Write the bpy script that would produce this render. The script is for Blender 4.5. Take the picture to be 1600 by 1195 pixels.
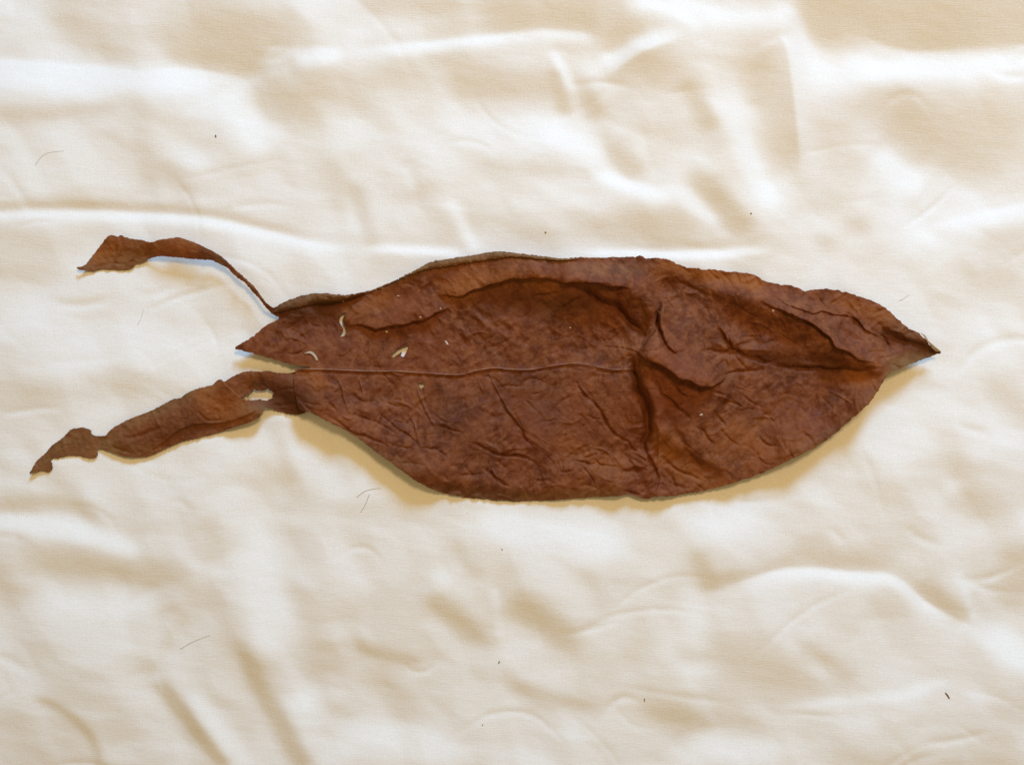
import bpy, math
import numpy as np
from mathutils import Vector

# ------------------------------------------------------------------ camera, world, lamps, exposure
S = 0.0004            # metres per photograph pixel on the sheet (frame is 0.64 m wide)
HC = 0.59             # camera height above the sheet
sc = bpy.context.scene
for o in list(bpy.data.objects):
    bpy.data.objects.remove(o, do_unlink=True)
C = sc.collection

cam_d = bpy.data.cameras.new('camera'); cam = bpy.data.objects.new('camera', cam_d); C.objects.link(cam)
cam.location = (0, 0, HC); cam.rotation_euler = (0, 0, 0)
cam_d.sensor_width = 36.0; cam_d.lens = 36.0 * HC / (1600 * S)
cam_d.clip_start = 0.01; cam_d.clip_end = 50
sc.camera = cam

w = bpy.data.worlds.new('World'); sc.world = w; w.use_nodes = True
bg = w.node_tree.nodes['Background']
bg.inputs[0].default_value = (1.0, 0.72, 0.315, 1); bg.inputs[1].default_value = 0.365

LAZ = math.radians(74)     # azimuth of the window (from +X towards +Y)
LEL = math.radians(27)
def lamp(name, loc, size, power, col, shape='SQUARE'):
    d = bpy.data.lights.new(name, 'AREA'); d.shape = shape; d.size = size; d.energy = power; d.color = col
    o = bpy.data.objects.new(name, d); C.objects.link(o); o.location = loc
    o.rotation_euler = (Vector((0, 0, 0)) - Vector(loc)).to_track_quat('-Z', 'Y').to_euler()
    return o
DW = 3.6
lamp('window_light', (DW*math.cos(LEL)*math.cos(LAZ), DW*math.cos(LEL)*math.sin(LAZ), DW*math.sin(LEL)), 0.80, 162.0, (0.30, 0.60, 1.0))
lamp('ceiling_lamp', (0.30, 0.62, 1.25), 0.28, 8.0, (1.0, 0.70, 0.35), 'DISK')

sc.view_settings.view_transform = 'Standard'; sc.view_settings.look = 'None'
sc.view_settings.exposure = 0.06; sc.view_settings.gamma = 1.0
sc.render.engine = 'CYCLES'

# ------------------------------------------------------------------ helpers
rng = np.random.default_rng(7)

def catmull(pts, sub=6, closed=False):
    P = np.array(pts, float); n = len(P); out = []
    rngn = n if closed else n - 1
    for i in range(rngn):
        if closed: p0, p1, p2, p3 = P[i-1], P[i], P[(i+1) % n], P[(i+2) % n]
        else: p0, p1, p2, p3 = P[max(i-1, 0)], P[i], P[i+1], P[min(i+2, n-1)]
        for k in range(sub):
            t = k / sub
            out.append(.5*((2*p1)+(-p0+p2)*t+(2*p0-5*p1+4*p2-p3)*t*t+(-p0+3*p1-3*p2+p3)*t**3))
    if not closed: out.append(P[-1])
    return np.array(out)

class Field:
    """a height or mask map over photograph-pixel coordinates"""
    def __init__(s, x0, y0, x1, y1, st):
        s.st = st; s.x = np.arange(x0, x1 + st*.5, st); s.y = np.arange(y0, y1 + st*.5, st)
        s.X, s.Y = np.meshgrid(s.x, s.y); s.v = np.zeros_like(s.X)
    def box(s, P, m):
        i0 = max(int((P[:, 0].min()-m-s.x[0])/s.st), 0); i1 = min(int((P[:, 0].max()+m-s.x[0])/s.st)+2, len(s.x))
        j0 = max(int((P[:, 1].min()-m-s.y[0])/s.st), 0); j1 = min(int((P[:, 1].max()+m-s.y[0])/s.st)+2, len(s.y))
        return (slice(j0, max(j1, j0)), slice(i0, max(i1, i0)))
    def dist(s, P, m):
        """distance, side and place along the polyline within its own box"""
        b = s.box(P, m); X = s.X[b]; Y = s.Y[b]
        best = np.full(X.shape, 1e9); side = np.ones(X.shape); along = np.zeros(X.shape)
        n = len(P) - 1
        if n == 0: return b, np.hypot(X-P[0, 0], Y-P[0, 1]), side, along + .5
        for k in range(n):
            a = P[k]; d = P[k+1]-a; L2 = d @ d + 1e-9
            t = np.clip(((X-a[0])*d[0]+(Y-a[1])*d[1])/L2, 0, 1)
            dx = X-a[0]-t*d[0]; dy = Y-a[1]-t*d[1]; q = dx*dx+dy*dy
            u = q < best
            best = np.where(u, q, best); side = np.where(u, np.sign(d[0]*dy-d[1]*dx), side)
            along = np.where(u, (k+t)/n, along)
        return b, np.sqrt(best), side, along      # side +1: to the right hand of the walk as seen in the picture
    def stroke(s, pts, sg, amp, taper=False):
        P = catmull(pts, 4) if len(pts) > 2 else np.array(pts, float)
        b, d, _, al = s.dist(P, 3.2*sg)
        g = amp*np.exp(-.5*(d/sg)**2)
        if taper == 'frame':
            inn = lambda p: 12 < p[0] < 1588 and 12 < p[1] < 1183
            if inn(P[0]): e = np.clip(al/.3, 0, 1); g = g*e*e*(3-2*e)
            if inn(P[-1]): e = np.clip((1-al)/.3, 0, 1); g = g*e*e*(3-2*e)
        elif taper: g = g*np.sin(np.pi*np.clip(al, .03, .97))**.6
        s.v[b] += g
    def lip(s, pts, h, fall, up=-1, soft=1.3):
        """a fold: ground stands h high along the line on one side, drops sharply on the other"""
        P = catmull(pts, 4)
        b, d, sd, al = s.dist(P, 4*fall)
        sdist = d*sd*up
        g = np.where(sdist > 0, np.exp(-.5*(np.maximum(sdist, 0)/fall)**2), 0)
        g = g*np.clip(.5+sdist/(2*soft), 0, 1)
        end = np.clip(np.minimum(al, 1-al)/.25, 0, 1); end = end*end*(3-2*end)
        s.v[b] += h*g*end
    def at(s, px, py):
        fx = np.clip((np.asarray(px)-s.x[0])/s.st, 0, len(s.x)-1.001); fy = np.clip((np.asarray(py)-s.y[0])/s.st, 0, len(s.y)-1.001)
        i = fx.astype(int); j = fy.astype(int); a = fx-i; c = fy-j; v = s.v
        return (v[j, i]*(1-a)+v[j, i+1]*a)*(1-c)+(v[j+1, i]*(1-a)+v[j+1, i+1]*a)*c

def fnoise(shape, st, lo, hi, slope=1.0, aniso=1.0, ang=0.0, seed=1):
    """band limited noise with wavelengths lo..hi pixels, unit variance"""
    r = np.random.default_rng(seed); f = np.fft.fft2(r.standard_normal(shape))
    ky = np.fft.fftfreq(shape[0], st)[:, None]; kx = np.fft.fftfreq(shape[1], st)[None, :]
    c, sn = math.cos(ang), math.sin(ang)
    k = np.hypot((kx*c+ky*sn)*aniso, (-kx*sn+ky*c)) + 1e-9
    m = k**(-slope)*np.exp(-(k*lo)**2*.5)*(1-np.exp(-(k*hi)**2))
    z = np.real(np.fft.ifft2(f*m)); return z/z.std()

def integrate(B, st, lam, hp):
    """surface whose slope towards the window follows B (brighter = tilted to the window)"""
    ky = 2*np.pi*np.fft.fftfreq(B.shape[0], st)[:, None]; kx = 2*np.pi*np.fft.fftfreq(B.shape[1], st)[None, :]
    lx, ly = math.cos(LAZ), -math.sin(LAZ)          # picture y runs down
    u = kx*lx+ky*ly; v = -kx*ly+ky*lx
    den = u*u+lam*v*v+(2*np.pi/hp)**2*.15
    return np.real(np.fft.ifft2(np.fft.fft2(-(B-B.mean()))*(-1j*u)/den))

def world(px, py, z):
    f = (HC-z)/HC
    return np.stack([(px-800)*S*f, (597.5-py)*S*f, z], -1)

def mesh_obj(name, V, F, mat, parent=None, smooth=True):
    me = bpy.data.meshes.new(name); me.from_pydata([tuple(v) for v in V], [], F); me.update()
    if smooth: me.polygons.foreach_set('use_smooth', [True]*len(me.polygons))
    me.materials.append(mat)
    o = bpy.data.objects.new(name, me); C.objects.link(o)
    if parent:
        o.parent = parent; o.matrix_parent_inverse = parent.matrix_world.inverted()
    return o

def poly_sdf(F, P, m=8):
    """signed distance to a closed polygon (positive inside), exact near the edge"""
    b = F.box(P, m); X = F.X[b]; Y = F.Y[b]
    q = np.full(X.shape, 1e9); ins = np.zeros(X.shape, bool); n = len(P)
    for k in range(n):
        a = P[k]; e = P[(k+1) % n]; d = e-a; L2 = d@d+1e-9
        t = np.clip(((X-a[0])*d[0]+(Y-a[1])*d[1])/L2, 0, 1)
        np.minimum(q, (X-a[0]-t*d[0])**2+(Y-a[1]-t*d[1])**2, out=q)
        if abs(d[1]) > 1e-9:
            c = ((a[1] > Y) != (e[1] > Y)) & (X < d[0]*(Y-a[1])/d[1]+a[0]); ins ^= c
    out = np.full(F.X.shape, -99.0); out[b] = np.where(ins, 1, -1)*np.sqrt(q)
    return out

def sheet_mesh(F, D, zf):
    """marching squares: mesh of D > 0 with clean cut edges; zf(px, py) gives heights"""
    ny, nx = D.shape; D = np.where(np.abs(D) < 1e-4, 1e-4, D); ins = D > 0
    idx = -np.ones(D.shape, int); jj, ii = np.nonzero(ins); idx[jj, ii] = np.arange(len(jj))
    px = list(F.X[jj, ii]); py = list(F.Y[jj, ii]); faces = []
    n4 = ins[:-1, :-1].astype(int)+ins[:-1, 1:]+ins[1:, 1:]+ins[1:, :-1]
    fj, fi = np.nonzero(n4 == 4)
    quads = np.stack([idx[fj, fi], idx[fj+1, fi], idx[fj+1, fi+1], idx[fj, fi+1]], -1).tolist()
    faces += quads; cut = {}
    def cross(a, b):
        key = (a, b) if a < b else (b, a)
        if key not in cut:
            (j0, i0), (j1, i1) = key; d0, d1 = D[j0, i0], D[j1, i1]; t = d0/(d0-d1); t = min(max(t, .02), .98)
            cut[key] = len(px); px.append(F.x[i0]+(F.x[i1]-F.x[i0])*t); py.append(F.y[j0]+(F.y[j1]-F.y[j0])*t)
        return cut[key]
    bj, bi = np.nonzero((n4 > 0) & (n4 < 4))
    for j, i in zip(bj.tolist(), bi.tolist()):
        cs = [(j, i), (j+1, i), (j+1, i+1), (j, i+1)]; f = []
        for k in range(4):
            a, b = cs[k], cs[(k+1) % 4]
            if ins[a]: f.append(int(idx[a]))
            if ins[a] != ins[b]: f.append(cross(a, b))
        if len(f) >= 3: faces.append(f)
    px = np.array(px); py = np.array(py)
    return px, py, world(px, py, zf(px, py)), faces

# ------------------------------------------------------------------ materials
def new_mat(name):
    m = bpy.data.materials.new(name); m.use_nodes = True
    nt = m.node_tree; return m, nt, nt.nodes['Principled BSDF']
def node(nt, t, **kw):
    n = nt.nodes.new(t)
    for k, v in kw.items():
        if k in n.inputs: n.inputs[k].default_value = v
        else: setattr(n, k, v)
    return n
def mixc(nt, fac, a, b, blend='MIX'):
    n = nt.nodes.new('ShaderNodeMix'); n.data_type = 'RGBA'; n.blend_type = blend
    for sock, v in ((n.inputs[0], fac), (n.inputs[6], a), (n.inputs[7], b)):
        if isinstance(v, bpy.types.NodeSocket): nt.links.new(v, sock)
        elif isinstance(v, (int, float)): sock.default_value = v
        else: sock.default_value = (*v, 1)
    return n.outputs[2]
def ramp(nt, src, p0, p1, c0=(0, 0, 0), c1=(1, 1, 1)):
    if p0 > p1: p0, p1, c0, c1 = p1, p0, c1, c0
    r = nt.nodes.new('ShaderNodeValToRGB'); e = r.color_ramp.elements
    e[0].position = p0; e[1].position = p1; e[0].color = (*c0, 1); e[1].color = (*c1, 1)
    nt.links.new(src, r.inputs[0]); return r.outputs[0]
def noise(nt, vec, scale, detail=4, rough=.55, dist=0.0):
    n = node(nt, 'ShaderNodeTexNoise'); n.inputs['Scale'].default_value = scale; n.inputs['Detail'].default_value = detail
    n.inputs['Roughness'].default_value = rough; n.inputs['Distortion'].default_value = dist
    nt.links.new(vec, n.inputs['Vector']); return n.outputs[0]
def bump(nt, h, strength, dist, prev=None):
    b = nt.nodes.new('ShaderNodeBump'); b.inputs['Strength'].default_value = strength; b.inputs['Distance'].default_value = dist
    nt.links.new(h, b.inputs['Height'])
    if prev: nt.links.new(prev, b.inputs['Normal'])
    return b.outputs[0]

# cotton sheet
M_sheet, nt, bs = new_mat('cream_cotton')
tc = node(nt, 'ShaderNodeTexCoord').outputs['Object']
g1 = noise(nt, tc, 1500, 2, .6); g2 = noise(nt, tc, 9, 4, .5); g3 = noise(nt, tc, 420, 3, .6)
nw = node(nt, 'ShaderNodeTexNoise'); nw.inputs['Scale'].default_value = 14; nt.links.new(tc, nw.inputs['Vector'])
ws = node(nt, 'ShaderNodeVectorMath', operation='SCALE'); ws.inputs['Scale'].default_value = .02; nt.links.new(nw.outputs[1], ws.inputs[0])
wa = node(nt, 'ShaderNodeVectorMath', operation='ADD'); nt.links.new(tc, wa.inputs[0]); nt.links.new(ws.outputs[0], wa.inputs[1]); tc = wa.outputs[0]
mp = node(nt, 'ShaderNodeMapping'); mp.inputs['Scale'].default_value = (90, 1400, 1); nt.links.new(tc, mp.inputs[0])
mp2 = node(nt, 'ShaderNodeMapping'); mp2.inputs['Scale'].default_value = (1400, 90, 1); nt.links.new(tc, mp2.inputs[0])
w1 = noise(nt, mp.outputs[0], 1, 2); w2 = noise(nt, mp2.outputs[0], 1, 2)
c = mixc(nt, ramp(nt, g2, .35, .65), (.84, .80, .735), (.82, .785, .74))
c = mixc(nt, .50, c, ramp(nt, g1, .3, .7, (.72, .70, .66), (.95, .93, .90)))
c = mixc(nt, .05, c, ramp(nt, w1, .3, .7, (.66, .63, .58), (.98, .96, .93)))
c = mixc(nt, .05, c, ramp(nt, w2, .3, .7, (.66, .63, .58), (.98, .96, .93)))
nt.links.new(c, bs.inputs['Base Color']); bs.inputs['Roughness'].default_value = .92; bs.inputs['Specular IOR Level'].default_value = .15
b = bump(nt, g3, .18, .0005); b = bump(nt, w1, .30, .0003, b); b = bump(nt, w2, .30, .0003, b)
nt.links.new(b, bs.inputs['Normal'])

# dried leaf; colour attribute: r olive, g orange, b dark stain and shade painted under folds and in creases
def leaf_material(name, base_olive=0.0):
    m, nt, bs = new_mat(name)
    tc = node(nt, 'ShaderNodeTexCoord').outputs['Object']
    att = node(nt, 'ShaderNodeAttribute', attribute_name='tint').outputs['Color']
    sep = node(nt, 'ShaderNodeSeparateColor'); nt.links.new(att, sep.inputs[0])
    n1 = noise(nt, tc, 38, 6, .62, .3); n2 = noise(nt, tc, 170, 5, .65, .4); n3 = noise(nt, tc, 620, 4, .7); n4 = noise(nt, tc, 16, 3, .5)
    c = mixc(nt, ramp(nt, n1, .34, .66), (.098, .0248, .0080), (.196, .0550, .0175))
    c = mixc(nt, ramp(nt, n2, .42, .74), c, mixc(nt, .65, c, (.29, .108, .042)))
    c = mixc(nt, ramp(nt, n2, .52, .30), c, mixc(nt, .34, c, (.058, .015, .007)))
    c = mixc(nt, ramp(nt, n4, .50, .72), c, mixc(nt, .5, c, (.165, .040, .014)))
    c = mixc(nt, ramp(nt, n3, .44, .24), c, mixc(nt, .6, c, (.045, .013, .008)))
    def use(sock, noisev, lo, hi, col, k, c):
        r = ramp(nt, noisev, lo, hi); mm = node(nt, 'ShaderNodeMath', operation='MULTIPLY'); nt.links.new(sock, mm.inputs[0])
        ad = node(nt, 'ShaderNodeMath', operation='ADD'); nt.links.new(r, ad.inputs[0]); ad.inputs[1].default_value = .45
        nt.links.new(ad.outputs[0], mm.inputs[1])
        cl = node(nt, 'ShaderNodeMath', operation='MULTIPLY'); nt.links.new(mm.outputs[0], cl.inputs[0]); cl.inputs[1].default_value = k; cl.use_clamp = True
        return mixc(nt, cl.outputs[0], c, col)
    c = use(sep.outputs[0], n2, .3, .7, (.190, .108, .042), .72, c)
    c = use(sep.outputs[1], n1, .3, .7, (.29, .092, .019), .85, c)
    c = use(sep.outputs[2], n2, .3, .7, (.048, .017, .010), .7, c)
    nt.links.new(c, bs.inputs['Base Color'])
    bs.inputs['Roughness'].default_value = .66; bs.inputs['Specular IOR Level'].default_value = .13
    mp = node(nt, 'ShaderNodeMapping'); mp.inputs['Rotation'].default_value = (0, 0, .6); mp.inputs['Scale'].default_value = (1, 2.6, 1); nt.links.new(tc, mp.inputs[0])
    v = node(nt, 'ShaderNodeTexVoronoi', feature='DISTANCE_TO_EDGE'); v.inputs['Scale'].default_value = 110
    wv = node(nt, 'ShaderNodeVectorMath', operation='ADD'); nz = node(nt, 'ShaderNodeTexNoise'); nz.inputs['Scale'].default_value = 60
    nt.links.new(tc, nz.inputs['Vector']); sc2 = node(nt, 'ShaderNodeVectorMath', operation='SCALE'); sc2.inputs['Scale'].default_value = .02
    nt.links.new(nz.outputs[1], sc2.inputs[0]); nt.links.new(mp.outputs[0], wv.inputs[0]); nt.links.new(sc2.outputs[0], wv.inputs[1]); nt.links.new(wv.outputs[0], v.inputs['Vector'])
    b = bump(nt, ramp(nt, v.outputs[0], 0, .10), .06, .0004)
    b = bump(nt, noise(nt, mp.outputs[0], 230, 6, .68), .34, .0010, b)
    b = bump(nt, n3, .4, .0003, b)
    nt.links.new(b, bs.inputs['Normal'])
    return m
M_leaf = leaf_material('dried_leaf_brown')

M_rib, nt, bs = new_mat('dried_midrib')
tc = node(nt, 'ShaderNodeTexCoord').outputs['Object']
n1 = noise(nt, tc, 90, 5, .7)
c = mixc(nt, ramp(nt, n1, .38, .68), (.15, .042, .016), (.32, .135, .062))
nt.links.new(c, bs.inputs['Base Color']); bs.inputs['Roughness'].default_value = .5
nt.links.new(bump(nt, noise(nt, tc, 700, 3), .3, .0003), bs.inputs['Normal'])

M_vein, nt, bs = new_mat('dried_vein')
tc = node(nt, 'ShaderNodeTexCoord').outputs['Object']
c = mixc(nt, ramp(nt, noise(nt, tc, 120, 4), .35, .7), (.13, .038, .015), (.22, .078, .034))
nt.links.new(c, bs.inputs['Base Color']); bs.inputs['Roughness'].default_value = .55

def flat_mat(name, c0, c1, rough=.8, sc_=900):
    m, nt, bs = new_mat(name); tc = node(nt, 'ShaderNodeTexCoord').outputs['Object']
    c = mixc(nt, noise(nt, tc, sc_, 3), c0, c1); nt.links.new(c, bs.inputs['Base Color']); bs.inputs['Roughness'].default_value = rough
    return m
M_hair = flat_mat('dark_hair', (.26, .20, .14), (.36, .28, .20), .5)
M_speck = flat_mat('dark_lint', (.05, .045, .045), (.12, .10, .09))
M_brownspeck = flat_mat('brown_crumb', (.06, .03, .02), (.13, .07, .04))
M_fleck = flat_mat('pale_flake', (.45, .33, .25), (.62, .50, .40))
M_paleedge = flat_mat('bleached_leaf_edge', (.26, .17, .10), (.50, .38, .26), .6, 300)

# ------------------------------------------------------------------ the sheet
DOM = (-1200, -1000, 2896, 2072)         # the fold map repeats beyond this, far out of frame
ST = 2.56
SF = Field(DOM[0], DOM[1], DOM[2]-ST, DOM[3]-ST, ST)
P_, N_ = 1, -1
folds = [
 # upper left
 ([(0,122),(120,126),(240,124),(350,120)],17,.65),([(340,128),(380,190),(425,240)],24,.8),([(95,25),(140,62)],22,-.5),
 ([(230,15),(330,45),(430,55),(440,85)],34,-.75),([(270,84),(400,94)],13,-.6),([(402,112),(445,162),(520,172)],28,-.8),
 ([(522,140),(560,150)],22,-.4),([(455,97),(500,90),(540,85)],10,.8),([(45,22)],30,.5),([(500,5)],28,.4),
 ([(0,182),(100,178),(200,165)],10,-.45),([(235,150),(222,250),(232,305)],15,-.35),([(262,255),(285,292)],15,-.45),
 ([(268,240),(312,252)],11,.45),([(130,205),(60,300)],48,.2),([(0,325),(150,321),(300,329),(380,344),(480,369),(545,383)],6,-.75),
 ([(0,338),(200,335),(300,342),(400,359),(500,380),(560,392)],7,.65),([(0,372),(120,382)],15,-.3),([(525,265),(530,320)],17,-.55),
 ([(0,97),(120,103),(220,107)],4,.5),([(150,420),(60,470)],22,.3),([(0,420),(70,430)],18,-.3),
 # upper middle
 ([(580,4),(700,5)],15,-.7),([(735,28),(860,24),(1000,18)],24,-1.1),([(940,58),(1000,48)],17,-.9),
 ([(530,86),(650,71),(760,60),(850,50),(920,55),(938,78)],9,.8),([(930,88),(960,92),(1000,72),(1070,54)],10,1.1),
 ([(1010,5),(1060,20)],11,.9),([(590,112),(760,108)],22,-.4),([(720,132),(845,130)],17,-.7),([(870,118),(880,162)],9,-.9),
 ([(910,128),(928,168)],11,-1.0),([(868,85),(892,132)],6,.8),([(998,95),(1022,112)],17,-.9),([(985,165),(1000,190)],22,-.6),
 ([(868,208),(932,238)],14,1.1),([(650,195),(850,200)],24,.3),([(960,236),(990,262)],13,-1.2),([(920,265),(980,290),(1060,312)],9,.95),
 ([(858,290),(935,322)],18,.6),([(750,260),(850,280)],18,-.35),([(915,348),(1070,352)],22,-.65),([(558,298),(577,372)],11,-.55),
 ([(540,310),(552,350)],8,.3),([(660,300),(700,362)],13,-.45),([(634,265),(642,292)],6,.45),([(708,318),(738,384)],7,.55),
 ([(745,340),(860,375)],18,-.45),([(560,389),(640,390),(740,396)],5,1.0),([(880,393),(1000,396),(1100,397),(1220,389)],5,1.3),
 ([(1000,384),(1100,382),(1200,374)],6,-.4),
 # upper right
 ([(1060,4),(1100,24),(1200,30),(1228,20),(1252,42),(1260,100),(1270,150),(1292,166)],13,.65),([(1065,26),(1086,46)],6,.5),
 ([(1280,8),(1400,30),(1500,48),(1640,30)],30,-1.5),([(1400,4),(1700,0)],30,-.6),([(1298,45)],14,-.6),
 ([(1340,72),(1370,110),(1450,100),(1620,92)],17,.55),([(1290,112)],22,.4),([(1186,70),(1205,130),(1215,200),(1236,272)],17,-1.0),
 ([(1138,95),(1150,170),(1170,250),(1200,308),(1222,326)],13,1.05),([(1078,138),(1106,192)],11,-.9),([(1110,110),(1130,200)],8,.3),
 ([(1072,256),(1110,300),(1150,342),(1168,372)],13,-1.35),([(1055,298),(1110,338)],11,.5),([(1300,215),(1310,240)],23,-.75),
 ([(1330,160),(1400,150)],18,-.55),([(1420,170),(1620,178)],28,-.75),([(1440,225),(1570,240)],28,-.7),
 ([(1368,228),(1420,270),(1456,292)],19,1.1),([(1440,362)],24,.65),([(1405,312)],28,.4),([(1310,312)],17,-.65),([(1345,350)],12,-.6),
 ([(1295,376)],14,-.75),([(1500,342),(1610,324)],16,.7),([(1560,372),(1600,380)],16,-.35),
 # middle
 ([(60,500),(120,560)],40,.35),([(180,520),(300,560)],35,.3),([(60,612),(200,606)],20,-.3),([(200,700),(150,770)],22,.25),
 ([(1540,500),(1570,560)],30,.3),([(1450,640),(1400,705)],30,.5),([(1490,735),(1525,800)],18,-.45),([(1555,672)],25,.45),
 ([(1570,600),(1600,640)],16,-.4),([(1520,430),(1590,440)],18,-.3),([(480,700),(470,720)],18,.6),([(440,700),(455,745)],12,-.5),
 ([(515,690),(540,740)],12,-.4),
 # lower left
 ([(0,790),(100,785),(165,812)],11,-.55),([(0,815),(100,826),(180,850),(224,872)],11,.8),([(20,872),(120,880),(260,912)],18,-.45),
 ([(0,905),(20,932)],17,-.6),([(90,942),(222,946)],17,.45),([(200,1002)],38,.2),([(236,962),(268,950),(282,962),(256,1010),(245,1060)],7,-.5),
 ([(245,1058),(270,1095),(310,1145),(345,1190)],9,-1.15),([(290,1075),(340,1135),(372,1195)],12,.6),([(318,800),(334,840),(342,900)],14,-.5),
 ([(260,902),(320,932)],22,-.4),([(400,775),(402,870),(420,970),(442,1030)],22,.75),([(378,985),(400,1060),(430,1120),(465,1190)],12,-1.15),
 ([(480,930),(492,1045)],17,-.5),([(470,1100),(505,1185)],17,.45),([(48,1085),(90,1103),(138,1148),(152,1200)],7,-.7),
 ([(30,1125),(38,1195)],22,-.4),([(440,742)],14,-.5),([(205,1080),(240,1150)],18,.3),([(560,1005),(500,1010)],8,-.3),
 # lower middle
 ([(735,812),(850,830),(1000,852)],20,.85),([(690,900)],12,.5),([(718,856),(742,892)],10,-.5),([(688,943),(742,988)],14,-1.0),
 ([(788,928),(850,968),(915,1022)],20,-1.1),([(775,925),(780,990)],5,.5),([(565,1016),(642,1036)],9,-.9),([(590,1060),(622,1112)],20,-.5),
 ([(555,1160),(690,1172)],22,.5),([(785,1068),(860,1090),(955,1112)],9,-.55),([(800,1022)],18,.35),([(1000,925),(1002,1000),(980,1052)],16,-.5),
 ([(1030,1108),(1062,1132)],16,-.65),([(1085,1050)],18,.65),([(540,868),(562,905)],18,.3),([(830,1172)],26,.3),([(930,905),(950,940)],18,-.35),
 # lower right
 ([(1055,800),(1120,822),(1200,792)],18,.65),([(1093,868),(1106,908)],11,-.9),([(1115,906),(1200,892)],9,-.5),([(1235,842),(1300,872),(1405,866)],19,-.55),
 ([(1100,926),(1190,901),(1260,892),(1340,900),(1400,906),(1450,946),(1500,972),(1535,988)],8,.5),([(1438,898),(1480,950),(1517,972)],12,-1.0),
 ([(1500,898),(1522,962)],6,.5),([(1555,868),(1600,882),(1590,932)],20,-.85),([(1080,930),(1092,1002)],15,.55),([(1560,1008),(1610,1032)],18,.55),
 ([(1260,1008),(1322,1052)],9,-.45),([(1120,1020),(1250,1062)],22,-.35),([(1200,1112),(1300,1096),(1400,1086),(1440,1076),(1505,1054)],7,.5),
 ([(1100,1132),(1182,1130)],13,-.4),([(1060,1108),(1100,1136)],11,-.4),([(1095,1170),(1205,1172)],18,.55),([(1330,1130)],18,.4),
 ([(1585,1115),(1562,1200)],18,-.5),([(1350,1192),(1600,1195)],13,-.4),([(1518,780),(1562,792)],18,-.4),([(1490,760)],11,.5),
]
for p, sg, a in folds: SF.stroke(p, sg, a*(1.2 if len(p) > 2 else 1), taper='frame' if len(p) > 2 else False)
# folds with one sharp side: bright or dark right of the walk (up=1) fading over fall pixels
for p, fall, a, up in [
 ([(-40,90),(0,95),(120,103),(220,108),(270,100),(330,106),(376,116),(400,150)],24,.45,1),
 ([(1340,40),(1372,62),(1430,76),(1500,72),(1600,64),(1660,62)],24,.5,1),([(1340,38),(1372,60),(1430,74),(1500,70),(1600,62),(1660,60)],26,-.6,-1),
 ([(950,116),(985,95),(1015,80),(1070,64)],24,-.6,1),
 ([(1210,55),(1226,80),(1234,130),(1244,200),(1252,280)],24,-.6,1),([(1210,55),(1227,80),(1235,130),(1245,200),(1254,280)],20,.6,-1),
 ([(1090,930),(1190,896),(1260,887),(1340,894),(1400,901),(1450,941),(1500,968),(1545,990)],16,.7,1),([(1090,930),(1190,896),(1260,887),(1340,894),(1400,901),(1450,941),(1500,968),(1545,990)],16,-.45,-1),
 ([(-20,331),(150,328),(300,336),(380,351),(480,375),(570,392)],11,.5,1),
 ([(530,80),(650,65),(760,54),(850,44),(925,49),(950,74)],14,-.5,-1),([(235,955),(270,1000),(240,1060),(275,1110),(345,1195)],14,-.35,1)]:
    SF.lip(p, a, fall, up=up, soft=2.5)
# the sheet goes on the same way out of frame
for k in range(420):
    x = rng.uniform(DOM[0]+150, DOM[2]-150); y = rng.uniform(DOM[1]+150, DOM[3]-150)
    if -60 < x < 1660 and -60 < y < 1255: continue
    an = rng.normal(.35, .7); L = rng.uniform(40, 150)
    q = [(x+math.cos(an)*L*t+rng.normal(0, 6), y+math.sin(an)*L*t+rng.normal(0, 6)) for t in (-1, -.3, .3, 1)]
    if any(-40 < a < 1640 and -40 < b_ < 1235 for a, b_ in q): continue
    SF.stroke(q, rng.uniform(8, 24), rng.choice([-1, 1])*rng.uniform(.4, 1.1))
n_ = fnoise(SF.v.shape, ST, 48, 260, 1.2, 1.8, 1.0, seed=3); n2_ = fnoise(SF.v.shape, ST, 40, 220, 1.2, 2.4, .15, seed=8)
SF.v += .13*np.tanh(2.4*n_)+.10*np.tanh(2.4*n2_)
for k in range(520):
    x = rng.uniform(DOM[0]+200, DOM[2]-200); y = rng.uniform(DOM[1]+200, DOM[3]-200)
    an = rng.choice([rng.normal(.12, .2), rng.normal(.95, .3), rng.normal(-.25, .25)]); L = rng.uniform(25, 95); cv = rng.normal(0, .25)
    q = [(x+math.cos(an+cv*t)*L*t, y+math.sin(an+cv*t)*L*t) for t in (-1, -.4, .3, 1)]; sg = rng.uniform(2.4, 4.6); a_ = rng.uniform(.14, .55)
    SF.stroke(q, sg, a_, taper=True); SF.stroke([(u+rng.normal(0, 1), v_-sg*1.9) for u, v_ in q], sg*1.2, -a_*.9, taper=True)
SF.v = np.tanh(1.15*SF.v)
SLOPE = .385
SF.v = integrate(SF.v, ST, .12, 900)*SLOPE*S
SF.v += fnoise(SF.v.shape, ST, 9, 50, 1.6, 3.0, .2, seed=4)*.00003
def sheet_z(px, py):
    W_ = DOM[2]-DOM[0]; H_ = DOM[3]-DOM[1]
    return SF.at((np.asarray(px)-DOM[0]) % W_ + DOM[0], (np.asarray(py)-DOM[1]) % H_ + DOM[1])

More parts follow.
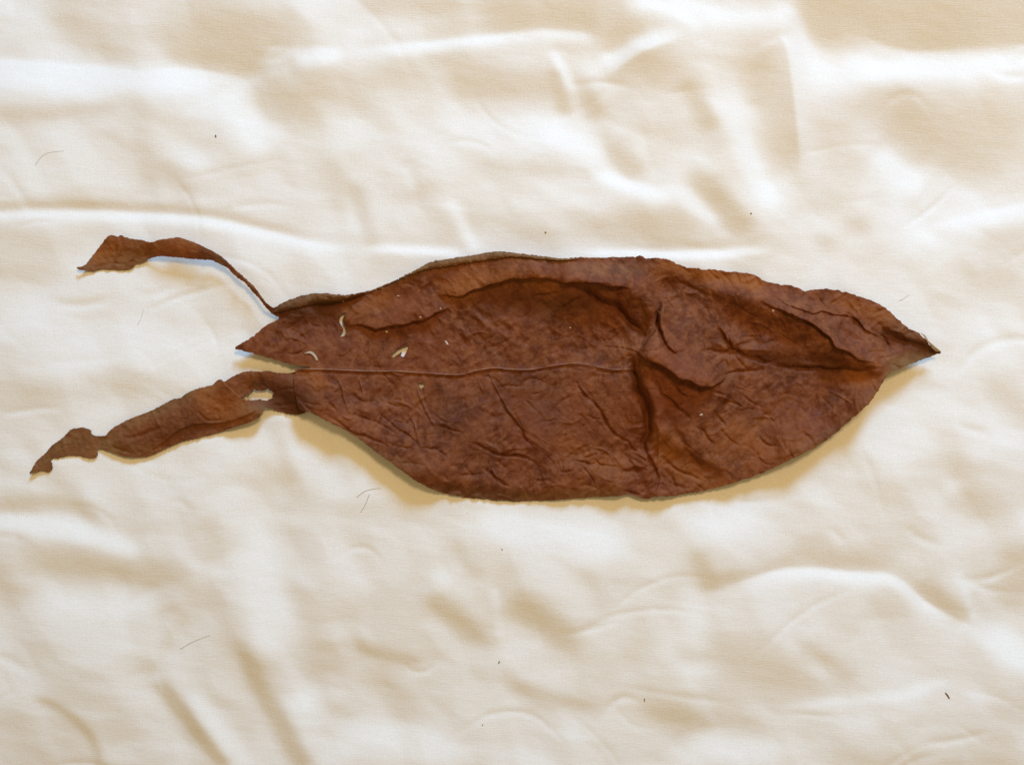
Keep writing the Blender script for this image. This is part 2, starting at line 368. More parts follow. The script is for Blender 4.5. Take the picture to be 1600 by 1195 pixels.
def graded(lo, hi, st, far):
    a = np.arange(lo, hi+.1, st); out = [];  d = st; x = hi
    while x < far: d = min(d*1.07, 24); x += d; out.append(x-hi)
    out = np.array(out); return np.concatenate([lo-out[::-1], a, hi+out])
gx = graded(-110, 1710, 2.6, 3600); gy = graded(-110, 1305, 2.6, 3200)
GX, GY = np.meshgrid(gx, gy); Z = sheet_z(GX, GY)
V = np.stack([(GX-800)*S, (597.5-GY)*S, Z], -1).reshape(-1, 3)
ny, nx = GX.shape; I = np.arange(ny*nx).reshape(ny, nx)
Fq = np.stack([I[:-1, :-1], I[1:, :-1], I[1:, 1:], I[:-1, 1:]], -1).reshape(-1, 4)
me = bpy.data.meshes.new('bed_sheet'); me.vertices.add(len(V)); me.vertices.foreach_set('co', V.ravel().astype(np.float32))
me.loops.add(Fq.size); me.loops.foreach_set('vertex_index', Fq.ravel().astype(np.int32))
me.polygons.add(len(Fq)); me.polygons.foreach_set('loop_start', np.arange(0, Fq.size, 4, dtype=np.int32)); me.polygons.foreach_set('loop_total', np.full(len(Fq), 4, dtype=np.int32))
me.polygons.foreach_set('use_smooth', np.ones(len(Fq), bool)); me.update(calc_edges=True); me.validate()
me.materials.append(M_sheet)
sheet = bpy.data.objects.new('bed_sheet', me); C.objects.link(sheet)
sheet['kind'] = 'structure'; sheet['label'] = 'rumpled cream cotton bed sheet under the dried leaf'

# ------------------------------------------------------------------ the leaf
outline = [(368,543),(395,526),(418,507),(436,498),(425,488),(440,474),(470,463),(500,458),(540,461),(575,455),(600,446),(640,427),(672,410),(700,405),(740,399),
 (775,393),(810,396),(850,401),(880,404),(920,402),(960,402),(992,401),(1001,399),(1010,404),(1035,404),(1055,410),(1072,418),(1100,420),(1140,424),(1175,428),(1190,437),
 (1215,444),(1240,447),(1258,454),(1280,452),(1304,453),(1330,459),(1355,467),(1380,479),(1400,496),(1420,513),(1437,521),(1448,533),(1458,543),(1471,550),(1458,555),
 (1430,566),(1405,576),(1390,582),(1378,600),(1362,625),(1345,642),(1315,668),(1290,688),(1260,706),(1220,725),(1180,743),(1140,756),(1100,766),
 (1060,773),(1030,775),(1010,779),(985,772),(960,775),(920,777),(880,780),(840,782),(800,783),(760,780),(720,776),(690,769),(660,757),(635,740),(610,722),
 (580,700),(550,678),(520,662),(500,652),(484,643),(474,642),(464,630),(459,600),(462,581),(485,574),(466,571),(440,565),(400,553),(380,548)]
LF = Field(350, 380, 1490, 800, 1.1)
oc = catmull(outline, 4, True)
Dleaf = poly_sdf(LF, oc, 500)
Dleaf += .28*fnoise(LF.v.shape, LF.st, 5, 18, .6, seed=11)+.45*fnoise(LF.v.shape, LF.st, 12, 40, .6, seed=12)
Z3 = lambda pts: [(420+a/4.2105, 380+b_/4.2105) for a, b_ in pts]
Z4 = lambda pts: [(780+a/4.2105, 380+b_/4.2105) for a, b_ in pts]
Z5 = lambda pts: [(1120+a/4.2105, 400+b_/4.2105) for a, b_ in pts]
Z6 = lambda pts: [(440+a/4.2105, 570+b_/4.2105) for a, b_ in pts]
Z7 = lambda pts: [(780+a/4.2105, 570+b_/4.2105) for a, b_ in pts]
holes = [Z3([(512,455),(488,462),(468,485),(462,515),(478,545),(490,560),(488,585),(464,604),(476,616),(500,608),(512,585),(502,552),(484,515),(488,490)]),
 Z3([(800,738),(850,700),(925,668),(912,700),(888,748),(868,744),(876,712),(820,752)]),
 Z6([(900,122),(942,118),(938,140),(918,158),(905,140)]),
]
for h in holes:
    hs = poly_sdf(LF, np.array(h), 6); Dleaf = np.minimum(Dleaf, -hs)

# relief of the blade: broad slopes first, then folds, creases and wrinkles
B = Field(350, 380, 1490, 800, 1.1)
for p, sg, a in [
 ([(1022,528),(1072,562),(1130,578)],22,1.7),([(1045,480),(1110,500)],22,.8),([(890,428),(960,430),(1008,440),(1030,468)],10,1.5),
 ([(1110,440),(1200,462),(1270,500),(1320,540),(1368,566)],10,1.6),([(1230,468),(1300,486),(1350,516),(1388,550)],7,1.0),
 ([(1150,484),(1250,518),(1300,550),(1360,575)],16,-1.0),([(1195,556),(1290,564),(1360,574)],10,-1.6),([(1385,520),(1458,549)],7,-1.3),
 ([(790,452),(900,468),(980,500)],20,-1.2),([(985,470),(1015,505)],14,-1.5),([(985,560),(1001,640),(1006,690)],8,-.9),([(1024,580),(1046,690)],9,.8),
 ([(1100,655),(1270,672)],50,.3),([(500,473),(590,456)],5,-1.3),([(520,612),(700,640),(900,650)],34,.25),
 ([(1040,690),(1090,722),(1122,738)],9,-1.0),([(560,490),(640,470),(700,455)],12,.3),([(720,440),(860,418)],10,.5),
 ([(660,748),(800,772),(960,770)],9,-.9),([(915,565),(975,535)],12,.7),([(930,500),(965,545)],10,.6),
 ([(450,520),(560,540)],18,.3),([(440,500),(520,495)],8,-.7),([(620,560),(760,545)],14,.3),([(1016,700),(1034,765)],9,.7),
 ([(1090,428),(1170,442)],8,-.5),([(1280,465),(1370,490)],10,-.3),([(700,690),(830,720)],18,-.35),([(880,720),(980,735)],10,.5),([(1000,740),(1020,770)],8,-.5)]: B.stroke(p, sg, a)
B.v += .18*fnoise(B.v.shape, B.st, 5, 60, .7, seed=21)
pad = 200
H = Field(350, 380, 1490, 800, 1.1)
H.v = integrate(np.pad(B.v, pad), 1.1, .15, 150)[pad:-pad, pad:-pad]*.68*S
mm = .001
for p, sg, a in [([(1120,765),(1180,748),(1240,722)],34,2.5),([(1260,712),(1310,680),(1350,645)],36,7.0),([(1360,625),(1385,600)],34,9.0),([(1452,553)],30,3.2),([(1410,545)],40,4.0),([(510,660),(580,705),(650,752)],40,6.5),([(375,543)],30,3.0),
 ([(440,520),(520,560)],50,3.0),([(640,425),(800,400),(1000,410),(1180,440)],26,5.0),([(960,780),(1040,780)],24,2.0),([(1060,540)],60,3.0),([(1000,610)],70,4.5),
 ([(470,610)],30,3.0),([(1280,470),(1400,500)],30,3.5)]: H.stroke(p, sg, a*mm)
# the fold lines wander a little
HX0, HY0 = H.X, H.Y
H.X = HX0+1.7*fnoise(H.v.shape, H.st, 34, 120, 1.0, seed=71)+.3*fnoise(H.v.shape, H.st, 14, 40, .8, seed=72)
H.Y = HY0+1.7*fnoise(H.v.shape, H.st, 34, 120, 1.0, seed=73)+.3*fnoise(H.v.shape, H.st, 14, 40, .8, seed=74)
# folds that overhang their neighbour
H.lip([(534,512),(570,511),(600,512),(630,510),(655,503),(690,486),(700,478)],4.0*mm,26)
H.lip([(682,464),(720,459),(760,448),(800,440),(850,436),(880,442)],4.2*mm,24)
H.lip([(868,441),(885,443),(910,443),(950,446),(990,452)],5.6*mm,22)
H.lip([(990,548),(1000,555),(1015,565),(1035,575),(1055,590),(1075,598),(1100,603),(1125,598),(1148,584)],7.5*mm,42)
H.lip([(990,556),(1000,545),(1015,526),(1026,512),(1027,494),(1029,480),(1024,462)],4.6*mm,28, up=1)
H.lip([(1185,468),(1220,484),(1255,500),(1272,510),(1290,528),(1310,547),(1335,557),(1372,571)],4.4*mm,20)
H.lip([(1200,452),(1235,477),(1285,488),(1335,498),(1358,514),(1400,545)],2.0*mm,12)
H.lip([(1200,570),(1255,574),(1285,577),(1372,577)],1.4*mm,10)
H.lip([(536,512),(540,495),(548,478),(565,466)],1.4*mm,12, up=1)
# creases
for p, sg, d in [
 ([(1024,460),(1029,480),(1027,495),(1030,513),(1036,530),(1050,547),(1062,560)],2.4,-4.0),([(915,452),(932,468),(956,478),(970,492),(992,510),(1006,527)],3.6,-4.0),
 ([(985,556),(991,575),(996,600),(1005,630),(1011,655),(1011,678),(1006,700)],5.0,-7.5),([(885,445),(918,455),(935,470)],7,-1.8),([(1006,690),(1014,720),(1026,745),(1022,776)],2.6,-2.0),([(1004,470),(1008,500),(1000,535),(990,556)],5,-2.4),
 ([(1212,570),(1255,575),(1290,578),(1372,577)],2.4,-1.8),([(1143,546),(1130,530),(1120,512)],2.2,-1.8),([(1143,546),(1120,548),(1092,550)],2.2,-1.6),
 ([(1143,546),(1160,539),(1180,532)],2.4,-1.4),([(1143,546),(1160,556),(1200,566)],2.6,-1.6),([(1143,548)],6,-4.0),([(1100,603),(1125,592),(1160,584),(1200,576)],2.0,-1.0),
 ([(484,478),(515,476),(543,470),(572,459),(596,450)],3.0,-2.0),([(1385,518),(1415,533),(1440,541),(1462,550)],3.0,-1.8),
 ([(1275,460),(1290,480),(1320,495)],2.0,-.7),([(1060,435),(1080,450),(1110,460)],2.6,-.9)]+[(Z6(q), s_, d) for q, s_, d in [
 ([(430,170),(520,220),(640,240)],1.6,-.8),([(650,320),(760,420),(900,530)],1.6,-.9),([(300,340),(480,450),(590,490),(700,530)],1.8,-1.0),
 ([(1390,700),(1430,760),(1500,800)],1.6,-.9),([(1170,735),(1340,715)],1.6,-.7),([(1260,510),(1380,572),(1600,572)],1.6,-1.0),([(1420,575),(1600,625)],1.5,-1.0),
 ([(1040,400),(1200,440)],1.5,-.6),([(1540,360),(1610,470)],1.7,-1.0),([(620,210),(760,260),(840,270)],1.5,-.6),([(160,300),(300,390),(480,480)],1.6,-.7),
 ([(930,560),(1060,545)],1.4,-.6),([(800,650),(960,660)],1.5,-.5),([(480,300),(640,390),(800,470)],1.4,-.6),([(700,500),(800,540),(860,540)],1.4,-.6)]]+[(Z7(q), s_, d) for q, s_, d in [
 ([(10,240),(90,360),(160,460),(220,530)],1.9,-1.1),([(510,130),(600,230),(640,300),(700,400),(780,480),(850,520)],1.9,-1.3),([(830,510),(880,555),(910,570)],1.6,-.9),
 ([(380,600),(410,700),(470,710)],1.4,-.8),([(0,565),(100,565)],1.4,-.9),([(0,580),(130,610),(240,650)],1.6,-1.0),([(470,630),(640,660)],1.5,-1.0),
 ([(970,0),(1040,130),(1110,220),(1200,300),(1250,350)],2.0,-1.5),([(1300,410),(1360,470),(1420,525)],1.8,-1.1),([(1030,660),(900,690),(780,690)],2.6,-1.2),
 ([(1030,660),(1000,760),(930,850)],2.4,-1.0),([(1040,670),(1120,770),(1250,820)],2.0,-.9),([(1040,640),(1060,560),(1040,330)],2.6,1.1),([(1060,600),(1200,700),(1330,760)],2.0,-.9),
 ([(1100,330),(1170,480),(1300,650),(1430,700)],4.0,-1.2),([(820,820),(940,858)],1.6,-.9),([(0,770),(60,810)],1.5,-.6),([(200,130),(330,85)],1.5,-.5),([(0,140),(180,140)],1.4,-.5),
 ([(260,640),(300,770)],1.5,-.5),([(240,390),(380,360)],1.3,-.5),([(1440,340),(1480,410)],1.7,-.9),([(1520,230),(1600,270)],1.7,-.9)]]+[(Z4(q), s_, d) for q, s_, d in [
 ([(350,455),(450,410),(560,350)],1.8,-1.1),([(240,345),(370,335)],2.0,-1.6),([(1070,370),(1150,440)],1.8,-.9),([(940,600),(1000,560)],1.8,.9),([(670,560),(760,660),(840,740)],4.0,.9),
 ([(1100,740),(1250,700)],1.3,-.4),([(1370,910),(1480,780)],1.8,-.7)]]+[(Z5(q), s_, d) for q, s_, d in [
 ([(0,510),(60,590),(110,630)],2.0,-1.4),([(840,370),(920,415)],1.6,-.8),([(300,310),(380,350)],1.5,-.8),([(1000,640),(1180,620)],1.6,-.6),([(1040,690),(1180,650)],1.5,-.6),
 ([(450,270),(500,330)],1.5,-.6)]]: H.stroke(p, sg, 1.4*d*mm, taper=len(p) > 1)
H.X, H.Y = HX0, HY0
for cx, cy, n, l0, l1 in ((1143, 546, 13, 16, 60), (1000, 552, 12, 20, 70), (1028, 728, 14, 14, 60), (1028, 462, 9, 12, 40)):
    for k in range(n):
        an = 2*math.pi*(k+rng.uniform(-.35, .35))/n; L = rng.uniform(l0, l1); cv = rng.normal(0, .3)
        q = [(cx+math.cos(an+cv*t)*(5+L*t), cy+math.sin(an+cv*t)*(5+L*t)) for t in (0, .35, .7, 1)]
        H.stroke(q, rng.uniform(1.2, 2.2), rng.choice([-1, -1, 1])*rng.uniform(.4, .9)*mm, taper=True)
RIBPTS = Z3([(170,832),(260,828),(400,830),(560,838),(720,842),(850,842),(960,850),(1060,855),(1150,862),(1270,862),(1350,840),(1450,822),(1516,820)])+Z4([(60,828),(200,830),(320,810),(420,795),(520,790),(640,810),(740,830),(870,828)])
VEINS = [Z6([(370,90),(400,150),(410,210),(450,320)]), Z6([(510,80),(525,140),(540,190)]), Z6([(840,320),(880,400),(900,490),(930,550)]), Z6([(895,150),(920,230),(980,350),(1020,420)]),
          Z6([(1370,60),(1430,180),(1500,300),(1590,420)]), Z7([(20,255),(50,290),(80,330)]), Z7([(520,120),(590,210),(660,270)]),
          Z3([(720,800),(760,700),(800,630)]), Z6([(1385,680),(1430,750),(1500,790)]), Z7([(375,590),(405,650),(415,705)])]
H.stroke(RIBPTS, 2.6, .55*mm); H.stroke([(x, y+5) for x, y in RIBPTS], 2.0, -.5*mm)
for v in VEINS:
    H.stroke(v, 1.5, .55*mm, taper=True); H.stroke([(x-3.5, y+2) for x, y in v], 1.8, -.5*mm, taper=True)
# many small wrinkles, running with the side veins
wr = np.random.default_rng(5)
for k in range(600):
    x = wr.uniform(400, 1440); y = wr.uniform(400, 790)
    low = y > 580
    base = (.75 if low else -.55) if wr.random() < .5 else wr.normal(.12 if low else -.05, .3)
    an = base+wr.normal(0, .28); L = wr.uniform(6, 26)
    cv = wr.normal(0, .25)
    q = [(x+math.cos(an+cv*t)*L*t, y+math.sin(an+cv*t)*L*t) for t in (-1, -.4, .3, 1)]
    amp = wr.uniform(.15, .55)*(1 if wr.random() < .35 else -1)*(1.9 if wr.random() < .25 else 1)
    if 1020 < x < 1160 and 470 < y < 600: amp *= .4
    H.stroke(q, wr.uniform(1.1, 2.1), amp*mm, taper=True)
def ridged(lo, hi, an, ang, seed):
    n = fnoise(H.v.shape, H.st, lo, hi, 2.0, an, ang, seed); return -np.sqrt(n*n+.002)
half = np.clip((H.Y-560)/60+.5, 0, 1)
lowr = ridged(9, 110, .5, .85, 81)+.4*ridged(8, 60, .6, .15, 82)
upr = ridged(9, 110, .5, -.7, 83)+.4*ridged(8, 60, .6, -.1, 84)
calm = np.ones(H.v.shape); cf = Field(350, 380, 1490, 800, 1.1); cf.stroke([(1040,510),(1090,570)], 34, .75); calm = 1-np.clip(cf.v, 0, .75)
H.v += calm*np.clip(.75+.45*fnoise(H.v.shape, H.st, 40, 160, 1, seed=85), .15, 1.5)*(half*lowr+(1-half)*upr)*.00056
H.v += fnoise(H.v.shape, H.st, 3.0, 12, 1.3, seed=31)*.000012
# lay it on the sheet: stiff, so it follows only the broad shape, and never dips below
SZ = sheet_z(H.X, H.Y)
def blur(a, sg, st):
    p = int(4*sg/st); A = np.pad(a, p, mode='edge'); ky = np.fft.fftfreq(A.shape[0], st)[:, None]; kx = np.fft.fftfreq(A.shape[1], st)[None, :]
    return np.real(np.fft.ifft2(np.fft.fft2(A)*np.exp(-2*(np.pi*sg)**2*(kx*kx+ky*ky))))[p:-p, p:-p]
LOW = blur(SZ, 30, 1.1)
zz = H.v + LOW + 3.2*mm
floor_ = SZ + .55*mm
for it in range(14): zz = zz + 1.5*blur(np.maximum(0, floor_+.25*mm-zz), 16, 1.1)
k_ = .15*mm
H.v = k_*np.logaddexp(zz/k_, floor_/k_)
blade_z = lambda px, py: H.at(px, py)

TO = Field(0, 340, 1500, 800, 3.0); TG = Field(0, 340, 1500, 800, 3.0); TD = Field(0, 340, 1500, 800, 3.0)
for p, sg, a in [([(690,772),(800,778),(960,772)],9,.5),([(1390,590),(1340,645),(1250,710)],7,.3),([(1400,572),(1450,561)],10,1.2),([(1370,490),(1430,525)],8,.4),([(860,470)],14,.3),
 ([(120,415),(180,400),(230,405)],14,.6),([(400,480),(340,410)],8,.5),([(50,735),(80,700),(120,690),(160,690)],20,.75),([(200,660),(330,600)],9,.7),([(380,640),(410,640)],8,.7),([(170,700),(230,700)],9,.5),
 ([(900,418),(1000,420)],7,.35),([(440,475),(540,465)],6,.4),([(560,690),(640,740)],8,.2)]: TO.stroke(p, sg, a)
TO.stroke([(600,446),(672,414),(775,398),(880,405)], 6, .45)
for p, sg, a in [([(1040,412),(1100,428),(1180,440)],11,.95),([(545,490),(600,465)],12,.6),([(700,452),(800,428)],14,.6),([(840,440),(860,452)],10,.8),([(1340,590)],16,.8),([(1040,690),(1060,730),(1110,755)],18,.6),
 ([(150,395),(180,385)],14,.7),([(230,385),(300,390)],14,.35),([(395,595),(410,585)],10,.9),([(880,700),(960,730)],18,.35),([(1150,690),(1230,700)],25,.4),([(1310,470),(1380,490)],12,.5),([(975,545)],14,.5),
 ([(320,620),(360,640)],20,.5),([(480,575),(500,600)],10,.4)]: TG.stroke(p, sg, a)
for p, sg, a in [([(410,600),(440,620),(470,630)],18,.9),([(430,490),(520,475)],10,.7),([(760,470),(920,475)],16,.45),([(1385,520),(1420,533),(1458,549)],7,.8),([(1200,562),(1300,570)],12,.5),([(320,400),(350,410)],10,.5),  # purple-brown stain, plus shade painted below the fold lips and along the tip valley
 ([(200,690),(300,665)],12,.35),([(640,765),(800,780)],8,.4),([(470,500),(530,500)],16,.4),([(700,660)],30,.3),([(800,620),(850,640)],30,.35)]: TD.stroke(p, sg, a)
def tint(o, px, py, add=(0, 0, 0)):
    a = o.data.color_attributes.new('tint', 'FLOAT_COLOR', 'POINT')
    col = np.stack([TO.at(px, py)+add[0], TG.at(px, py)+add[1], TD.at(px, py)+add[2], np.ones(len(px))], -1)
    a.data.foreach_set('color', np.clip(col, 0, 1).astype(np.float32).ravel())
def thick(o, t, off=-1):
    m = o.modifiers.new('thickness', 'SOLIDIFY'); m.thickness = t; m.offset = off; m.use_rim = True

leaf = bpy.data.objects.new('dried_leaf', None); C.objects.link(leaf); leaf.empty_display_size = .02
leaf.location = (.044, -.0, float(sheet_z(910, 590))); bpy.context.view_layer.update()
leaf['label'] = 'large wrinkled brown dried leaf with two torn strips, lying on the cream sheet'; leaf['category'] = 'leaf'

px, py, V, Fc = sheet_mesh(LF, Dleaf, blade_z)
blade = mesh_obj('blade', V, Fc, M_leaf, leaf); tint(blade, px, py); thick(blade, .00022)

# the upper margin, rolled over so its paler underside shows
mo = [(427,489),(441,475),(470,463),(500,458),(540,461),(575,455),(600,446),(640,427),(672,410),(700,405),(740,399),(775,393),(810,396),(850,401),(880,404),(915,402)]
mi = [(880,408),(840,405),(800,402),(781,404),(757,408),(728,412),(700,417),(672,421),(648,428),(624,437),(600,448),(572,459),(543,469),(515,474),(484,477),(455,484)]
MF = Field(415, 382, 930, 500, 1.0)
md = poly_sdf(MF, catmull(mo+mi, 4, True), 60)+.5*fnoise(MF.v.shape, 1.0, 3, 14, .6, seed=41)
MD = Field(415, 382, 930, 500, 1.0); MD.v = md
def margin_z(px, py):
    d = np.maximum(MD.at(px, py), 0); return blade_z(px, py)+.0009+.0016*(1-np.exp(-d/2.5))
px, py, V, Fc = sheet_mesh(MF, md, margin_z)
o = mesh_obj('rolled_margin', V, Fc, M_leaf, leaf); tint(o, px, py, (.55, .05, .05)); thick(o, .00022)
o['label'] = 'rolled upper margin showing the paler olive underside'

# bleached torn sliver at the leaf's tip
TF = Field(1430, 510, 1480, 560, .7)
td = poly_sdf(TF, np.array(Z5([(1336,503),(1370,518),(1395,560),(1430,590),(1478,630),(1440,628),(1412,600),(1398,578),(1372,545),(1358,522)])), 20)
px, py, V, Fc = sheet_mesh(TF, td, lambda a, b_: blade_z(a, b_)+.0012)
o = mesh_obj('tip_edge', V, Fc, M_paleedge, leaf); thick(o, .0002); o['label'] = 'bleached torn edge at the leaf tip'

# torn strips
def strip(name, P, holes_, relief, box, add, seed, jag=.6, curl=0.0):
    F = Field(*box, .9); D = poly_sdf(F, catmull(P, 3, True), 80)
    R = Field(*box, .9)
    D = D+jag*fnoise(F.v.shape, .9, 2.5, 12, .6, seed=seed)
    for h in holes_: D = np.minimum(D, -poly_sdf(F, np.array(h), 20)+.5*fnoise(F.v.shape, .9, 4, 12, .6, seed=seed+5))
    for kind, p, a, d in relief:
        if kind == 'lift': R.stroke(p, a, d*mm)
        elif kind == 'crease': R.stroke(p, a, d*mm, taper=True)
        elif kind == 'lip': R.lip(p, d*mm, a)
    R.v += fnoise(F.v.shape, .9, 3, 12, 1.2, seed=seed+1)*.00003+fnoise(F.v.shape, .9, 8, 40, 1.4, seed=seed+2)*.00020
    R.v += curl*mm*np.exp(-np.maximum(D, 0)/4)
    SZ_ = sheet_z(F.X, F.Y)
    zz_ = R.v+blur(SZ_, 22, .9)+1.0*mm; fl = SZ_+.5*mm; k2 = .3*mm
    R.v = k2*np.logaddexp(zz_/k2, fl/k2)
    px, py, V, Fc = sheet_mesh(F, D, R.at)
    o = mesh_obj(name, V, Fc, M_leaf, leaf); tint(o, px, py, add); thick(o, .00022)
    return o
Z1 = lambda pts: [(100+a/3.478, 340+b_/3.478) for a, b_ in pts]
Z2 = lambda pts: [(20+a/3.2, 540+b_/3.2) for a, b_ in pts]
up = Z1([(68,270),(100,265),(130,240),(160,200),(200,150),(230,110),(258,95),(290,103),(310,96),(350,112),(420,122),(475,135),(510,122),(560,115),(620,108),(665,120),(720,140),(780,168),(840,200),
 (880,232),(930,280),(980,325),(1030,370),(1060,410),(1090,450),(1120,480),(1160,505),(1150,530),(1125,517),(1095,485),(1060,440),(1020,398),(980,352),(930,318),(890,275),(850,255),(800,232),(740,228),
 (690,225),(640,218),(590,215),(540,210),(505,212),(460,225),(430,245),(385,255),(375,270),(340,285),(280,285),(210,280),(165,292),(130,288),(85,285)])
o = strip('torn_strip', up, [], [('lift', Z1([(560,160),(760,190),(900,270),(1060,420)]), 22, 6.0), ('lift', Z1([(1120,490)]), 16, 3.0), ('lift', Z1([(250,110),(400,130),(600,120),(760,170)]), 12, 3.0), ('lift', Z1([(80,272)]), 12, 2.5),
 ('crease', Z1([(290,100),(300,180),(270,260)]), 2.0, 1.0), ('crease', Z1([(400,150),(380,210),(340,250)]), 1.6, .8), ('crease', Z1([(475,135),(460,190),(440,230)]), 3.0, -1.2), ('crease', Z1([(740,150),(740,220)]), 4.0, -1.0),
 ('crease', Z1([(180,270),(260,250),(340,255)]), 1.8, -.8), ('crease', Z1([(850,215),(950,305),(1050,405),(1120,500)]), 2.0, .9)], (112, 355, 448, 505), (.14, .16, .04), 51, .3)
o['label'] = 'thin curved torn strip attached to the upper corner of the leaf'
low = Z2([(1440,122),(1412,130),(1380,138),(1320,135),(1270,125),(1240,130),(1180,127),(1130,140),(1080,165),(1060,180),(1030,168),(1000,195),(950,207),(880,232),(840,260),(800,268),(740,300),(690,325),(640,345),(590,365),
 (550,382),(500,412),(470,440),(455,452),(400,448),(390,425),(365,412),(330,410),(285,422),(255,455),(215,485),(190,505),(160,540),(120,575),(105,600),(83,640),(110,635),(140,625),(165,632),(185,630),(200,605),
 (190,570),(230,562),(280,550),(330,552),(370,560),(405,562),(425,545),(422,520),(460,522),(510,540),(560,555),(620,558),(680,552),(730,530),(790,502),(850,478),(910,465),(970,450),(1030,435),(1090,412),(1150,395),
 (1200,375),(1235,355),(1246,330),(1268,308),(1300,318),(1350,335),(1390,342),(1430,345),(1470,330),(1500,300),(1490,220),(1480,150)])
hole = Z2([(1140,263),(1158,246),(1185,238),(1208,221),(1245,225),(1276,217),(1308,238),(1296,252),(1301,262),(1262,275),(1238,268),(1190,273)])
o = strip('torn_strip', low, [hole], [('lift', Z2([(1080,170),(1240,140),(1400,200)]), 14, 4.5), ('lift', Z2([(560,470),(800,370),(1050,260),(1200,330)]), 20, 3.5), ('lift', Z2([(1100,400),(1240,340)]), 12, 3.0), ('lift', Z2([(90,635)]), 10, 2.0), ('lift', Z2([(1450,250)]), 18, 4.0),
 ('lip', Z2([(640,552),(760,480),(830,425),(920,395),(1060,385),(1180,345),(1240,310)]), 14, 1.6), ('lip', Z2([(1040,165),(1090,215),(1150,262),(1240,285)])[::-1], 20, 1.4), ('crease', Z2([(920,330),(980,375),(1060,370)]), 2.0, -.9),
 ('crease', Z2([(560,460),(640,450),(760,400)]), 2.5, -1.0), ('crease', Z2([(480,500),(600,540)]), 1.8, -.7), ('crease', Z2([(460,450),(440,480),(425,520)]), 4.0, -1.4), ('crease', Z2([(255,460),(250,530)]), 2.0, .9), ('crease', Z2([(190,505),(200,560)]), 3.0, -1.0),
 ('crease', Z2([(1190,130),(1200,170),(1180,215)]), 2.2, 1.0), ('crease', Z2([(1310,230),(1400,215),(1480,250)]), 2.0, -1.0), ('crease', Z2([(1300,300),(1400,290),(1450,260)]), 2.0, -.9), ('crease', Z2([(700,330),(740,420)]), 2.0, .7), ('crease', Z2([(330,415),(350,500),(320,545)]), 2.0, -.8)],
 (40, 570, 495, 780), (.10, .16, .06), 61, .35)
o['label'] = 'long twisted torn strip attached beside the end of the midrib'

# midrib and side veins: slender ridges on the blade
def rib(name, pts, r0, r1, mat, sub=5, lift=.25, zf=blade_z, wob=0.0):
    P = catmull(pts, sub) if len(pts) > 2 else np.array(pts, float)
    if wob: P = P+np.random.default_rng(len(P)).normal(0, wob, P.shape)
    T = np.gradient(P, axis=0); T /= np.linalg.norm(T, axis=1)[:, None]+1e-9; Nn = np.stack([-T[:, 1], T[:, 0]], -1)
    n = len(P); t = np.linspace(0, 1, n); r = r0+(r1-r0)*t
    zc = zf(P[:, 0], P[:, 1]); K = 6; V = []
    for k in range(K):
        a = 2*math.pi*k/K; q = P+Nn*(np.cos(a)*r)[:, None]
        V.append(world(q[:, 0], q[:, 1], zc+(math.sin(a)*r*.8+lift*r)*S))
    V = np.stack(V, 1).reshape(-1, 3); Fc = []
    for i in range(n-1):
        for k in range(K): Fc.append((i*K+k, i*K+(k+1) % K, (i+1)*K+(k+1) % K, (i+1)*K+k))
    Fc.append(tuple(range(K))[::-1]); Fc.append(tuple((n-1)*K+k for k in range(K)))
    return mesh_obj(name, V, Fc, mat, leaf if name in ('midrib', 'vein') else None)
rib('midrib', RIBPTS, 1.5, .95, M_rib, 10, -.25)
for v in VEINS: rib('vein', v, .75, .4, M_vein, 8, -.2)
# small torn curl with a bleached edge, near the base
CF = Field(470, 545, 500, 568, .6)
cd = poly_sdf(CF, catmull(Z3([(232,726),(270,710),(300,724),(324,762),(312,772),(296,744),(268,724)]), 3, True), 12)
px, py, V, Fc = sheet_mesh(CF, cd, lambda a, b_: blade_z(a, b_)+.0007)
o = mesh_obj('torn_curl', V, Fc, M_paleedge, leaf); thick(o, .0003)

# ------------------------------------------------------------------ lint, hairs and crumbs
def thing(o, label, cat, group=None):
    o['label'] = label; o['category'] = cat
    if group: o['group'] = group
    return o
def flake(name, pts, mat, zf, th=.0003):
    P = np.array(pts, float); c_ = P.mean(0); n = len(P)
    z = zf(np.append(P[:, 0], c_[0]), np.append(P[:, 1], c_[1]))
    top = world(np.append(P[:, 0], c_[0]), np.append(P[:, 1], c_[1]), z+th); top[-1, 2] += th*.6
    bot = world(P[:, 0], P[:, 1], z[:-1]-.0001)
    V = np.concatenate([top, bot]); Fc = []
    for k in range(n): k2 = (k+1) % n; Fc += [(k2, k, n), (k, k2, n+1+k2, n+1+k)]
    Fc.append(tuple(n+1+k for k in range(n)))
    return mesh_obj(name, V, Fc, mat, None, False)
def blob(cx, cy, a, b_, ang, n=7, seed=0):
    r = np.random.default_rng(seed); t = np.linspace(0, 2*math.pi, n, endpoint=False)
    k = r.uniform(.7, 1.2, n); x = np.cos(t)*a*k; y = np.sin(t)*b_*k
    return [(cx+x_*math.cos(ang)-y_*math.sin(ang), cy+x_*math.sin(ang)+y_*math.cos(ang)) for x_, y_ in zip(x, y)]
hz = lambda px, py: sheet_z(px, py)+.00012
thing(rib('hair', Z6([(495,870),(540,835),(590,818),(650,810)]), .28, .16, M_hair, 8, .6, hz), 'fine dark hair curving towards the leaf from the yellowish shaded patch of sheet', 'hair')
thing(rib('hair', Z6([(578,850),(562,890),(545,930),(518,970)]), .32, .18, M_hair, 8, .6, hz), 'fine dark hair hanging down across the sheet below another hair', 'hair')
thing(rib('hair', [(1405,470),(1413,466),(1421,459)], .22, .12, M_hair, 8, .6, hz), 'faint short hair on the sheet above the leaf tip', 'hair')
thing(rib('hair', [(215,508),(221,495),(224,482)], .2, .12, M_hair, 8, .6, hz), 'faint short hair on the sheet below the thin curved torn strip', 'hair')
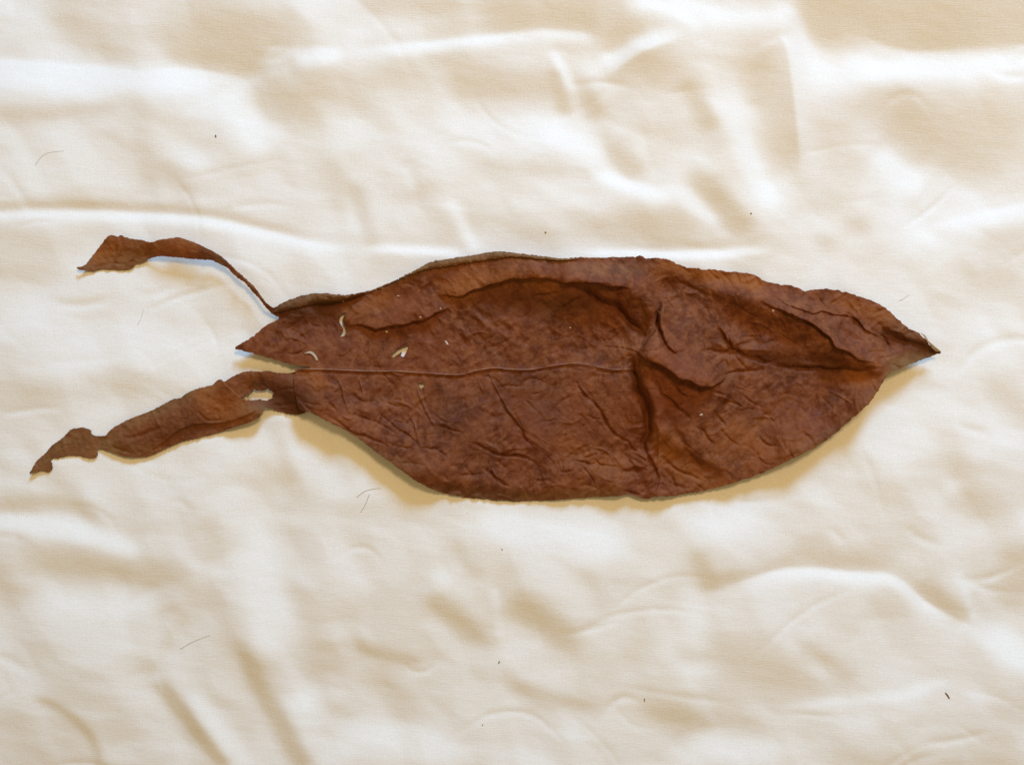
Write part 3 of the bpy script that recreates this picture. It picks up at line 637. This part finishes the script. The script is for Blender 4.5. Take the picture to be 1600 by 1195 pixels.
thing(rib('hair', [(281,1014),(302,1002),(328,992)], .22, .14, M_hair, 8, .6, hz), 'straight fine hair on the sheet beside a bent crease', 'hair')
thing(rib('hair', [(55,258),(66,244),(80,238),(100,236)], .16, .1, M_hair, 8, .6, hz), 'very faint curled hair on the sheet far from the leaf', 'hair')
thing(flake('crumb', blob(1480.5, 1086, 6.5, 1.1, .95, 8, 1), M_brownspeck, sheet_z), 'thin dark brown sliver lying alone on the sheet, largest of the crumbs', 'crumb')
thing(flake('crumb', blob(337, 213, 2.6, 1.1, 1.25, 7, 2), M_speck, sheet_z), 'small dark elongated crumb beside a bright fold above the thin curved strip', 'crumb')
for k, (x, y, a, b_, an, lab) in enumerate([(780,1034,2.2,1.1,2.0,'small dark oval speck on the sheet under the broad tan hollow'),
    (784.5,858,1.2,1.0,0,'tiny dark round speck on bright sheet close below the leaf'),(754,1132,1.4,.8,1.9,'tiny faint slanted speck on smooth sheet far below the leaf'),
    (1173.5,333.5,1.3,1.1,0,'tiny dark speck at the lower end of a dark diagonal fold'),(852.5,363,1.4,1.0,.5,'tiny dark speck on the sheet just above the rolled leaf margin'),
    (1007,1093,.7,3.0,0,'thin upright thread of lint on the sheet')]):
    thing(flake('crumb', blob(x, y, a, b_, an, 7, 10+k), M_speck, sheet_z), lab, 'crumb', 'dark specks scattered on the sheet')
thing(flake('pale_fleck', Z3([(1155,640),(1172,645),(1184,668),(1170,666)]), M_fleck, blade_z), 'pale elongated fleck on the brown leaf above the midrib', 'lint', None)
thing(flake('pale_fleck', blob(622, 462.5, 2.6, 1.2, .1, 7, 31), M_fleck, blade_z), 'pale fleck on the folded upper flap of the leaf', 'lint')
thing(flake('pale_fleck', blob(1096, 648, 3.2, 1.5, -.35, 7, 32), M_fleck, blade_z), 'pale fleck on the leaf half below the smooth raised fold', 'lint')
thing(flake('pale_fleck', blob(891, 512, 1.5, 1.2, 0, 7, 33), M_fleck, blade_z), 'tiny pale fleck on the leaf beside the dark diagonal crease', 'lint')

for x, y, a, lab in [(604, 518.5, 2.2, 'pale grey fleck standing for a small hole just below the folded upper flap'), (1208.5, 484.8, 2.0, 'bluish white fleck standing for a small hole in the leaf beside the long pale ridge'),
                (657, 495.5, 1.5, 'tiny pale fleck standing for a hole in the dark crease under the upper flap'), (688.5, 482, 1.4, 'tiny pale fleck standing for a hole at the end of the folded upper flap'),
                (536.5, 471, 1.6, 'tiny pale fleck against the rolled upper margin of the leaf')]:
    thing(flake('pale_fleck', blob(x, y, a, a*.8, .4, 7, int(x)), M_fleck, blade_z), lab, 'lint')  # pale flakes added on the blade, most in place of tiny holes
